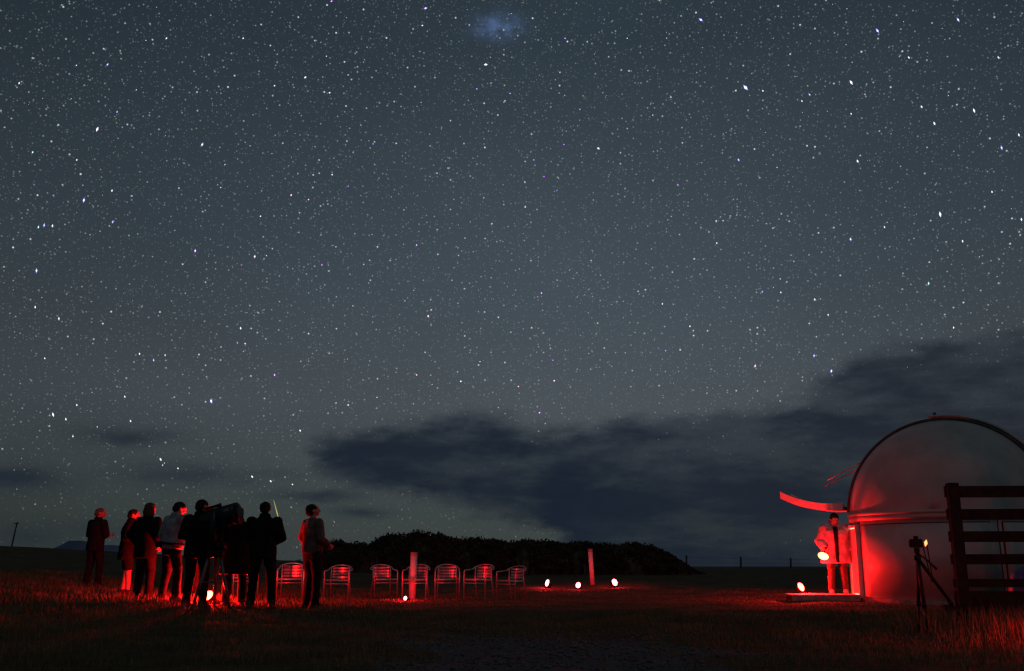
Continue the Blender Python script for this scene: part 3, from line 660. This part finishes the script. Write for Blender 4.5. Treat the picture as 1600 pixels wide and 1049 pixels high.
# ------------------------------------------------------------------ observatory
OC = Vector((9.13, 21.0, 0)); OC.z = gz1(OC.x, OC.y); OR = 2.0; WH = 1.70
def observatory():
    frp = mat('white_fibreglass', (.44, .44, .415), .45, 0, .10, 2.0, .05, 30); trim = mat('painted_trim', (.74, .72, .68), .4, 0, .1, 6); dark = mat('rubber_seal', (.03, .03, .03), .6)
    r = thing('observatory', 'round white observatory with domed roof, open shutter and red-lit door', 'observatory', OC, 0)
    view = Vector((OC.x, OC.y, 0)).normalized(); limb = Vector((-view.y, view.x, 0))      # limb points left as seen from the field
    da = math.atan2(limb.y, limb.x) + R(17)                                               # door direction, turned towards the viewer
    def shell(a0, a1, z0, z1, ro, ri, n):
        v = []; f = []
        for k in range(n + 1):
            a = a0 + (a1 - a0) * k / n
            for rr, z in ((ro, z0), (ro, z1), (ri, z1), (ri, z0)): v.append((rr * math.cos(a), rr * math.sin(a), z))
        for k in range(n):
            for q in range(4): f.append((k * 4 + q, k * 4 + 4 + q, k * 4 + 4 + (q + 1) % 4, k * 4 + (q + 1) % 4))
        f.append((0, 1, 2, 3)); f.append((n * 4 + 3, n * 4 + 2, n * 4 + 1, n * 4)); return MB().add(v, f)
    half = .43 / OR; a = da + half; N = 4; step = (2 * PI - 2 * half) / N
    obj('plinth', shell(0, 2 * PI, -.1, .075, OR + .05, OR - .3, 72), mat('concrete', (.33, .32, .30), .9, 0, .2, 8, .3), r)
    for k in range(N):
        pa = a + k * step; w = obj('wall_panel', shell(pa + .006, pa + step - .006, .076, WH - .10, OR, OR - .04, 14), frp, r, True)
        ins = obj('panel_recess', shell(pa + .05, pa + step - .08, .16, WH - .19, OR + .016, OR + .001, 14), frp, w, True)
        for (b0, b1, z0, z1) in ((pa + .036, pa + .047, .16, WH - .19), (pa + .036, pa + step - .068, WH - .188, WH - .170)):
            obj('seal_strip', shell(b0, b1, z0, z1, OR + .010, OR + .001, 1 if b1 - b0 < .1 else 14), dark, w)
        obj('seam_flange', shell(pa - .006, pa + .006, .076, WH - .10, OR - .004, OR - .06, 1), dark, w)
    obj('wall_ring', shell(0, 2 * PI, WH - .098, WH, OR + .035, OR - .08, 96), frp, r, True)
    obj('dome_skirt', shell(0, 2 * PI, WH + .006, WH + .07, OR + .045, OR - .02, 96), frp, r, True)
    # lintel over the door, door, frame
    obj('lintel', shell(da - half, da + half, WH - .125, WH - .0985, OR, OR - .05, 6), frp, r, True)
    D = thing('door', None, None); D.parent = r; D.location = (math.cos(da) * (OR - .03), math.sin(da) * (OR - .03), .08); D.rotation_euler.z = da - PI / 2   # local +Y outwards
    for k in list(D.keys()):
        del D[k]
    dw, dh = .80, 1.46
    COL.objects.unlink(D); bpy.data.objects.remove(D)
    M = Matrix.Translation((math.cos(da) * (OR - .03), math.sin(da) * (OR - .03), .078)) @ Matrix.Rotation(da - PI / 2, 4, 'Z')
    dleaf = obj('door', MB().box((0, .02, dh / 2), (dw - .145, .035, dh - .15), None, .004), mat('door_panel', (.62, .52, .48), .5, 0, .1, 3), r); dleaf.matrix_local = M
    for q in range(5): obj('rib', MB().box(((q - 2) * .125, .042, dh / 2), (.05, .010, dh - .2), None, .003), MATS['door_panel'], dleaf)
    obj('handle', MB().tube([(.26, .04, .70), (.26, .09, .70), (.26, .09, .84), (.26, .04, .84)], .010, 8), mat('handle_steel', (.5, .5, .5), .25, .9), dleaf)
    obj('gap_glow_panel', MB().box((0, .004, dh / 2), (dw - .104, .004, dh - .06)), emit('gap_glow', (1.0, .30, .18), 3.2), dleaf)  # glowing panel in place of a red-lit interior showing round the door leaf
    fr = MB()
    for q in (-1, 1): fr.box((q * (dw / 2 - .025), .03, dh / 2), (.05, .10, dh), None, .006)
    fr.box((0, .03, dh - .025), (dw - .102, .10, .05), None, .006); fr.box((0, .03, .02), (dw - .102, .12, .04), None, .006)
    f_ = obj('door_frame', fr, trim, r); f_.matrix_local = M
    # ---- dome: axis s across the slot, theta from the slot's foot (left) over the top
    sd_ = limb.copy(); sd_ = Matrix.Rotation(R(-8), 3, 'Z') @ sd_; ax = Vector((sd_.y, -sd_.x, 0))      # ax points away from / towards the viewer
    if ax.dot(view) > 0: ax = -ax                                                         # + towards the viewer
    zc = WH + .02; hw = .42
    def P(s, th, rad): 
        q = math.sqrt(max(0, rad * rad - s * s)); return sd_ * (q * math.cos(th)) + ax * s + Vector((0, 0, zc + q * math.sin(th)))
    def patch(s0, s1, t0, t1, rad, ns, ntt, thick=.03, cos_s=True):
        v = []; f = []
        for rr in (rad, rad - thick):
            for i in range(ns + 1):
                k = i / ns
                s = (s0 + (s1 - s0) * k) if not cos_s else math.sin(math.asin(s0 / OR) + (math.asin(min(1, s1 / OR)) - math.asin(s0 / OR)) * k) * OR
                s = max(-rr + 1e-4, min(rr - 1e-4, s * (rr / rad)))
                for j in range(ntt + 1): v.append(tuple(P(s, t0 + (t1 - t0) * j / ntt, rr)))
        o = (ns + 1) * (ntt + 1); id_ = lambda i, j, l: l * o + i * (ntt + 1) + j
        for i in range(ns):
            for j in range(ntt):
                f.append((id_(i, j, 0), id_(i + 1, j, 0), id_(i + 1, j + 1, 0), id_(i, j + 1, 0))); f.append((id_(i, j, 1), id_(i, j + 1, 1), id_(i + 1, j + 1, 1), id_(i + 1, j, 1)))
            f.append((id_(i, 0, 0), id_(i, 0, 1), id_(i + 1, 0, 1), id_(i + 1, 0, 0))); f.append((id_(i, ntt, 0), id_(i + 1, ntt, 0), id_(i + 1, ntt, 1), id_(i, ntt, 1)))
        for j in range(ntt):
            f.append((id_(0, j, 0), id_(0, j + 1, 0), id_(0, j + 1, 1), id_(0, j, 1))); f.append((id_(ns, j, 0), id_(ns, j, 1), id_(ns, j + 1, 1), id_(ns, j + 1, 0)))
        return MB().add(v, f)
    obj('dome_half', patch(hw, OR - .001, 0.0, PI, OR, 20, 48), frp, r, True)
    obj('dome_half', patch(-OR + .001, -hw, 0.0, PI, OR, 20, 48), frp, r, True)
    obj('dome_back_strip', patch(-hw + .003, hw - .003, R(104), PI, OR - .004, 4, 24, cos_s=False), frp, r, True)
    edge = mat('dark_rib', (.10, .095, .09), .6, .1)
    for q in (1, -1):
        s0, s1 = sorted((q * hw, q * (hw + .055))); obj('slot_rib', patch(s0 - .001, s1, R(3), R(178), OR + .055, 2, 60, .06, False), edge, r, True)
    obj('upper_shutter', patch(-hw - .02, hw + .02, R(84), R(172), OR + .105, 6, 30, .035, False), frp, r, True)
    lat = MB().box(tuple(P(hw, R(88), OR + .14)), (.06, .05, .05), None, .01); obj('latch', lat, edge, r)
    # lowered lower shutter: the curved panel swung out about its hinge at the foot of the slot
    hinge = P(0, R(8), OR + .06) - Vector((0, 0, .0)); rad = 2.35; n = 16; fl = MB(); v = []; f = []
    for k in range(n + 1):
        t = R(-5) + R(34) * k / n; ddx = rad * (math.sin(t) - math.sin(R(-5))); dz = rad * (math.cos(R(-5)) - math.cos(t))
        for s, up in ((-hw, .15), (-hw, 0), (hw, 0), (hw, .15), (hw - .03, .15), (hw - .03, .03), (-hw + .03, .03), (-hw + .03, .15)):
            v.append(tuple(hinge + sd_ * (.05 + ddx) + ax * s + Vector((0, 0, dz - .12 + up))))
    for k in range(n):
        for q in range(8): f.append((k * 8 + q, k * 8 + (q + 1) % 8, k * 8 + 8 + (q + 1) % 8, k * 8 + 8 + q))
    f.append(tuple(range(8))[::-1]); f.append(tuple(n * 8 + q for q in range(8)))
    fo = obj('lower_shutter', fl.add(v, f), trim, r); obj('hinge', MB().tube([tuple(hinge + sd_ * .03 + ax * q * (hw - .02) - Vector((0, 0, .08))) for q in (-1, 1)], .03, 10), edge, fo)
    # two rods out of the slot, made up in place of a red light trail
    red = mat('red_trail', (.85, .30, .30), .4)
    for q, (th, L) in enumerate(((R(41), .95), (R(35.5), .92))):
        a_ = P(hw - .10 - .12 * q, th, OR - .05); e = a_ + sd_ * L + Vector((0, 0, -.42 * L / .9)); obj('trail_rod', MB().tube([tuple(a_), tuple(e)], .011, 6), red, r)
    return r, da
OBS, DA = observatory()
# step in front of the door
def step():
    dl = mat('deck_timber', (.42, .36, .32), .7, 0, .25, 10, .3); out = Vector((math.cos(DA), math.sin(DA), 0)); c = OC + out * (OR + .74); c.z = gz1(c.x, c.y)
    r = thing('doorstep', 'low timber step in front of the observatory door', 'step', c, DA - PI / 2)
    for k in range(6): obj('plank', MB().box((0, -.56 + k * .225, .115), (1.05, .215, .035), None, .006), dl, r)
    for q in (-1, 1): obj('bearer', MB().box((q * .42, 0, .047), (.09, 1.3, .098)), dl, r)
    obj('fascia', MB().box((-.54, 0, .07), (.025, 1.34, .12), None, .004), dl, r)
    return c, out
SC, OUT = step()
side_ = Vector((OUT.y, -OUT.x, 0)); side_ = side_ if side_.y < 0 else -side_        # towards the viewer
def lampz(p, z): q = p.copy(); q.z = gz1(OC.x, OC.y) * 0 + z; return q
lp = SC + OUT * .36 - side_ * .30; lp.z = SC.z + .133
ldir = math.atan2(-(0.75), .66)     # aim roughly to the door and the viewer
lamp('red floodlight on the timber step by the observatory door', lp, R(38), R(-24), 400, size=.19, lift=.0)

pp = at(1306, 936); ps = SC - OUT * .44 - side_ * .40; ps.z = SC.z + .133
person('person in open pale parka and boots holding a red torch by the observatory door', ps, R(168), 1.66, .03, 0, (.25, .1), ((.13, .02), (-.13, .0)),
       [((.31, .03, 1.15), (.24, .22, .98)), ((-.27, -.04, 1.14), (-.26, .05, .90))], PALE, .66, 1.42, KHA, HAIRD, 'beanie', hood=True, boots=mat('light_boot', (.35, .28, .24), .6, 0, .2, 12), flare=.05, open_front=BLK, seed=101)
def torch():
    M = Matrix.Translation(ps) @ Matrix.Rotation(R(168), 4, 'Z'); s = 1.66 / 1.75
    hp_ = M @ Vector((.255 * s, .30 * s, .925 * s)); d = (M.to_3x3() @ Vector((.25, .5, -.55))).normalized()
    hp_ = M @ Vector((.25 * s, .285 * s, .95 * s))
    r = thing('torch', 'glowing red hand torch held by the person in the pale parka', 'torch', hp_, 0)
    obj('handle', MB().tube([-d * .10, d * .09], .019, 12), HOUS, r, True)
    obj('head', MB().tube([d * .09, d * .13, d * .20], [.024, .07, .11], 20, False), HOUS, r, True)
    obj('lens', MB().tube([d * .192, d * .21, d * .235], [.106, .09, .03], 20), LENS, r, True)
    ld = bpy.data.lights.new('torch_light', 'POINT'); ld.energy = 34; ld.color = RED; ld.shadow_soft_size = .05; lo = bpy.data.objects.new('torch_light', ld); COL.objects.link(lo); lo.parent = r; lo.location = d * .29 + Vector((-.02, -.12, .10))
torch()

# ------------------------------------------------------------------ timber fence panel on the right
def timber():
    wd = mat('dark_timber', (.026, .022, .02), .85, 0, .35, 7, .4, 50)
    p = at(1506, 972); r = thing('timber_fence', 'dark timber stock fence with wide rails at the right edge', 'fence', p, R(-3)); 
    def zt(v): d = ray(1500, v); return CAM_Z + d.z / d.y * p.y - p.z
    obj('post', MB().box((.02, 0, zt(755) / 2 - .05), (.15, .13, zt(755) + .1), None, .012), wd, r)
    obj('post', MB().box((1.10, 0, zt(755) / 2 - .05), (.14, .13, zt(755) + .1), None, .012), wd, r)
    for a, b in ((759, 777), (795, 812), (830, 847), (866, 882), (905, 918), (924, 964)):
        z1, z0 = zt(a), zt(b); obj('rail', MB().box((.57, .09, (z0 + z1) / 2), (1.26, .045, z1 - z0), (0, random.uniform(-.004, .004), 0), .006), wd, r)
    obj('foot_block', MB().box((-.15, .05, .18), (.20, .12, .09), None, .01), wd, r)
    t = atx(1600, p.y + 2.2); b = MB(); c = thing('tarpaulin', 'dark blue tarpaulin over a low stack behind the timber fence', 'tarpaulin', t, 0)
    b.loft([((.5, 0, 0), .78, .60), ((.5, 0, .35), .74, .56), ((.5, .03, .62), .66, .5), ((.5, .05, .70), .45, .35)], 16)
    me = remeshed('cover', b, .04, 2); folds(me, .02, 4, 8, 6); link('cover', me, mat('blue_tarp', (.05, .09, .26), .5, 0, .2, 4), c)
    obj('tie_rope', MB().tube([(.02, -.50, .0), (.12, -.62, .32), (.24, -.50, .64)], .008, 6), mat('rope', (.5, .48, .42), .8), c)
    return p
TP = timber()

# ------------------------------------------------------------------ camera on tripod
def cam_tripod():
    p = at(1440, 988); blk = mat('tripod_black', (.012, .012, .013), .5, .2)
    r = thing('tripod', 'black photo tripod standing in the grass before the timber fence', 'tripod', p, 0)
    def zt(v): d = ray(1440, v); return CAM_Z + d.z / d.y * p.y - p.z
    k = p.y / 1595; apex = Vector((.05, .05, zt(872)))
    for (u, yo, v) in ((1427, .0, 985), (1441, -.25, 994), (1506, .35, 965)):
        q = atx(u, p.y + yo); f = Vector((q.x - p.x, yo, q.z - p.z)); m1 = apex.lerp(f, .62)
        l = obj('leg', MB().tube([apex + (f - apex) * .03, m1], [.022, .020], 10), blk, r, True)
        obj('lower_section', MB().tube([m1, f], [.015, .013], 10), blk, l, True); obj('leg_lock', MB().tube([m1 - (f - apex).normalized() * .03, m1 + (f - apex).normalized() * .03], .028, 10), blk, l, True)
        obj('rubber_foot', MB().sphere(f, .022, None, 8, 6), blk, l, True)
    c = Vector((apex.x, apex.y, 0)); Zp = lambda z: c + Vector((0, 0, z))
    obj('centre_column', MB().cyl(Zp(zt(915)), Zp(zt(862)), .016), blk, r, True); obj('hook_weight', MB().box(Zp(zt(921)), (.05, .05, .07), None, .01), blk, r)
    obj('head', MB().cyl(Zp(zt(876)), Zp(zt(868)), .04).sphere(Zp(zt(862)), .034).cyl(Zp(zt(860)), Zp(zt(856)), .034), blk, r, True)
    h0 = Zp(zt(864)); obj('pan_handle', MB().tube([h0, h0 + Vector((.10, -.05, -.09)), h0 + Vector((.19, -.09, -.20))], [.010, .010, .016], 8), blk, r, True)
    strap = [Zp(zt(850)) + Vector((.07 + .05 * math.sin(t * PI) + .05 * t, -.02, -.46 * math.sin(t * PI))) for t in np.linspace(0, 1, 16)]
    o = thing('camera_on_tripod', 'dark camera with a glowing red screen on top of the tripod', 'camera', tuple(p + Zp(zt(856))), R(-20)); 
    body = obj('body', MB().box((0, 0, .055), (.15, .06, .105), None, .012).box((0, 0, .125), (.06, .055, .04), None, .012), blk, o)
    obj('grip', MB().box((-.07, -.02, .05), (.035, .06, .09), None, .012), blk, o); obj('lens', MB().tube([(0, .03, .055), (0, .10, .06), (0, .15, .065)], [.038, .04, .045], 18), blk, o, True)
    sc_ = obj('screen', MB().box((0, 0, 0), (.085, .006, .062), None, .002), blk, o); sc_.matrix_local = Matrix.Translation((.105, -.05, .055)) @ Matrix.Rotation(R(66), 4, 'Z') @ Matrix.Rotation(R(-24), 4, 'Y')
    obj('display', MB().box((0, -.0045, 0), (.077, .003, .052)), emit('screen_glow', (1.0, .10, .03), 9), sc_)
    obj('strap', MB().tube([Vector(s) - Zp(zt(856)) for s in strap], .007, 6), blk, o)
cam_tripod()
# another floodlight of the same kind stands in the grass just past the frame's edge
lamp('red floodlight in the tall grass just past the right edge of view', atx(1700, 10.2), R(-80), R(-10), 60, size=.15, lift=.12)

# ------------------------------------------------------------------ stars
def stars():
    B = '''665,13,2.6,p 1095,31,3,b 1371,48,2.8,b 1497,31,2.5,b 660,40,1.5,w 759,101,2.5,w 745,139,1.6,b 797,146,1.6,b 883,60,1.6,b 906,171,1.7,p 1165,137,4.4,b 1192,142,1.6,w 1265,148,2,b 1253,158,1.6,c
1330,129,2.6,w 1330,178,1.5,w 1440,167,1.8,w 1460,193,2,w 1522,173,2.2,w 1592,211,1.8,w 1565,231,2.4,b 1340,252,2,w 1154,250,2.3,b 935,232,2.8,b 881,226,1.6,p 834,250,1.7,p 850,276,1.6,p 870,298,1.4,b 1059,289,1.9,p
1469,335,2.8,w 1382,355,1.6,w 1329,374,2.4,b 1504,377,1.7,w 1596,343,1.8,w 1451,443,2,c 1191,456,1.8,b 1220,457,1.5,w 1273,468,1.7,w 1294,492,1.5,w 1035,475,1.5,w 846,458,2.1,p 669,494,2.3,r 651,383,2,p 631,328,1.6,p
503,414,1.9,p 398,401,2.7,p 305,392,2.5,p 316,226,2.7,b 477,121,1.9,w 429,134,1.5,w 515,145,1.6,w 518,2,2,p 510,88,1.4,w 168,101,2,b 183,175,1.7,b 152,202,2.5,w 131,313,2.8,b 69,352,2.3,b 60,355,1.7,c 82,353,1.8,w
175,298,1.7,w 176,347,2,b 57,423,2.6,b 55,480,1.7,w 92,498,2,c 51,238,1.6,c 407,338,1.5,w 519,273,1.5,w 583,225,1.5,p 376,513,1.9,w 371,536,1.5,b 383,537,1.5,w 218,553,1.7,w 240,563,2,b 258,555,1.6,r 429,586,2.2,p
330,627,3.2,b 83,648,2.2,w 103,655,1.7,w 120,633,1.6,w 195,620,1.7,c 204,658,1.7,w 152,667,1.4,c 114,682,1.5,w 251,718,2,w 254,727,1.4,w 278,732,1.5,w 394,745,1.9,w 423,752,1.8,w 457,757,1.5,w 469,673,1.8,w 843,645,2.2,p
866,595,1.9,r 864,563,1.6,p 810,604,1.6,r 646,631,1.5,p 651,586,1.6,r 720,596,1.8,w 750,565,1.4,w 589,621,1.4,w 544,633,1.5,w 1180,572,2.2,r 1272,556,2.3,b 1299,580,2.6,b 1490,512,1.6,w 1040,548,1.6,b 1078,510,1.6,w
455,305,1.8,r 482,312,1.5,r 544,291,1.5,p 345,293,1.4,w 700,263,1.3,w 70,560,1.5,w 30,130,1.6,w 260,60,1.6,w 380,60,1.5,w 980,60,1.4,w 1020,180,1.4,w 1120,380,1.5,w 1420,90,1.7,w 1560,90,1.7,c 1550,300,1.6,w 120,250,1.5,w'''
    colr = {'p': (.52, .16, 1.0), 'b': (.34, .36, 1.0), 'w': (.95, .95, 1.0), 'c': (.6, .95, 1.0), 'r': (1.0, .62, .80)}
    D = []; S = []; Cc = []; DS = []
    for t in B.split():
        u, v, s, c = t.split(','); s = float(s); d = ray(float(u), float(v)); D.append(tuple(d)); S.append(s); Cc.append(tuple(k * (1.0 if s > 1.9 and c != 'w' else 1.4) for k in colr[c])); DS.append(1.0)
        if s > 1.9: D.append(tuple(d)); S.append(s * .62); Cc.append((1.6, 1.6, 1.75)); DS.append(.995)       # white core
    tp = np.array(top, float); bt = np.array(bot, float); g = np.random.default_rng(5); n = 0
    while n < 9000:
        az, el = g.uniform(-.95, .95), math.asin(g.uniform(0.0, .87))
        d = Vector((math.sin(az) * math.cos(el), math.cos(az) * math.cos(el), math.sin(el)))
        # as seen from the field: thinner towards the horizon, hidden where the cloud bank stands
        if g.uniform() > .30 + .70 * min(1, el / .30): continue
        cy, sy = math.cos(PITCH), math.sin(PITCH); zz = d.y * cy + d.z * sy
        u = 800 + F_PX * d.x / zz; v = 524.5 - F_PX * (d.z * cy - d.y * sy) / zz
        if np.interp(u, tp[:, 0], tp[:, 1]) - 4 < v < np.interp(u, bt[:, 0], bt[:, 1]) + 4 and g.uniform() > .03: continue
        s = .33 * (1 - g.uniform()) ** (-1 / 3.6); s = min(s, 1.4)
        D.append(tuple(d)); S.append(s); k = g.uniform(); tint = (.80, .92, 1.0) if k < .6 else ((1.0, .93, .88) if k < .85 else (.62, .62, 1.0)); br = g.uniform(.3, 1.7)
        Cc.append(tuple(q * br for q in tint)); DS.append(1.0); n += 1
    D = np.array(D); S = np.array(S); Cc = np.array(Cc); RAD = 9000.
    ax0 = np.array(ray(790, 480)); t = np.cross(ax0[None], D); t /= np.linalg.norm(t, axis=1)[:, None] + 1e-9; q = np.cross(D, t)
    sep = np.clip(np.arccos(np.clip(D @ ax0, -1, 1)) / .45, 0, 1.3)
    r0 = S * np.where(S > 1.45, .70, .56) / F_PX * RAD; lo_ = 1 + sep * np.clip((S - 1.15) / 1.0, 0, 1) * 1.2; wi = np.where(S > 1.2, 1 - .25 * sep, 1.0)
    DS = np.array(DS); c = D * RAD * DS[:, None]; a = t * (r0 * lo_)[:, None]; b = q * (r0 * wi)[:, None]; e = D * r0[:, None]
    V = np.stack([c + a, c - a, c + b, c - b, c + e, c - e], 1).reshape(-1, 3); f8 = np.array([(0, 2, 4), (2, 1, 4), (1, 3, 4), (3, 0, 4), (2, 0, 5), (1, 2, 5), (3, 1, 5), (0, 3, 5)])
    T = ((np.arange(len(D)) * 6)[:, None, None] + f8[None]).reshape(-1, 3); CA = np.concatenate([np.repeat(Cc, 6, 0), np.ones((len(D) * 6, 1))], 1)
    m = emit('starlight', (1, 1, 1), 1.0); at_ = m.node_tree.nodes.new('ShaderNodeAttribute'); at_.attribute_name = 'tint'; m.node_tree.links.new(at_.outputs['Color'], m.node_tree.nodes['Emission'].inputs[0])
    tag(link('stars', fast_mesh('stars', V, T, m, {'tint': CA}), None), 'countless white and violet stars across the night sky', 'stars', kind='stuff')
    a, b = ray(427.5, 781) * 8000, ray(436.5, 815) * 8000; mid = a.lerp(b, .6)
    tag(obj('meteor', MB().tube([a, a.lerp(b, .3), mid, b], [.8, 2.6, 4.0, .8], 6), emit('meteor_glow', (1.0, .85, .28), .55)), 'thin yellow meteor streak low in the sky left of the rightmost standing person', 'meteor')
stars()
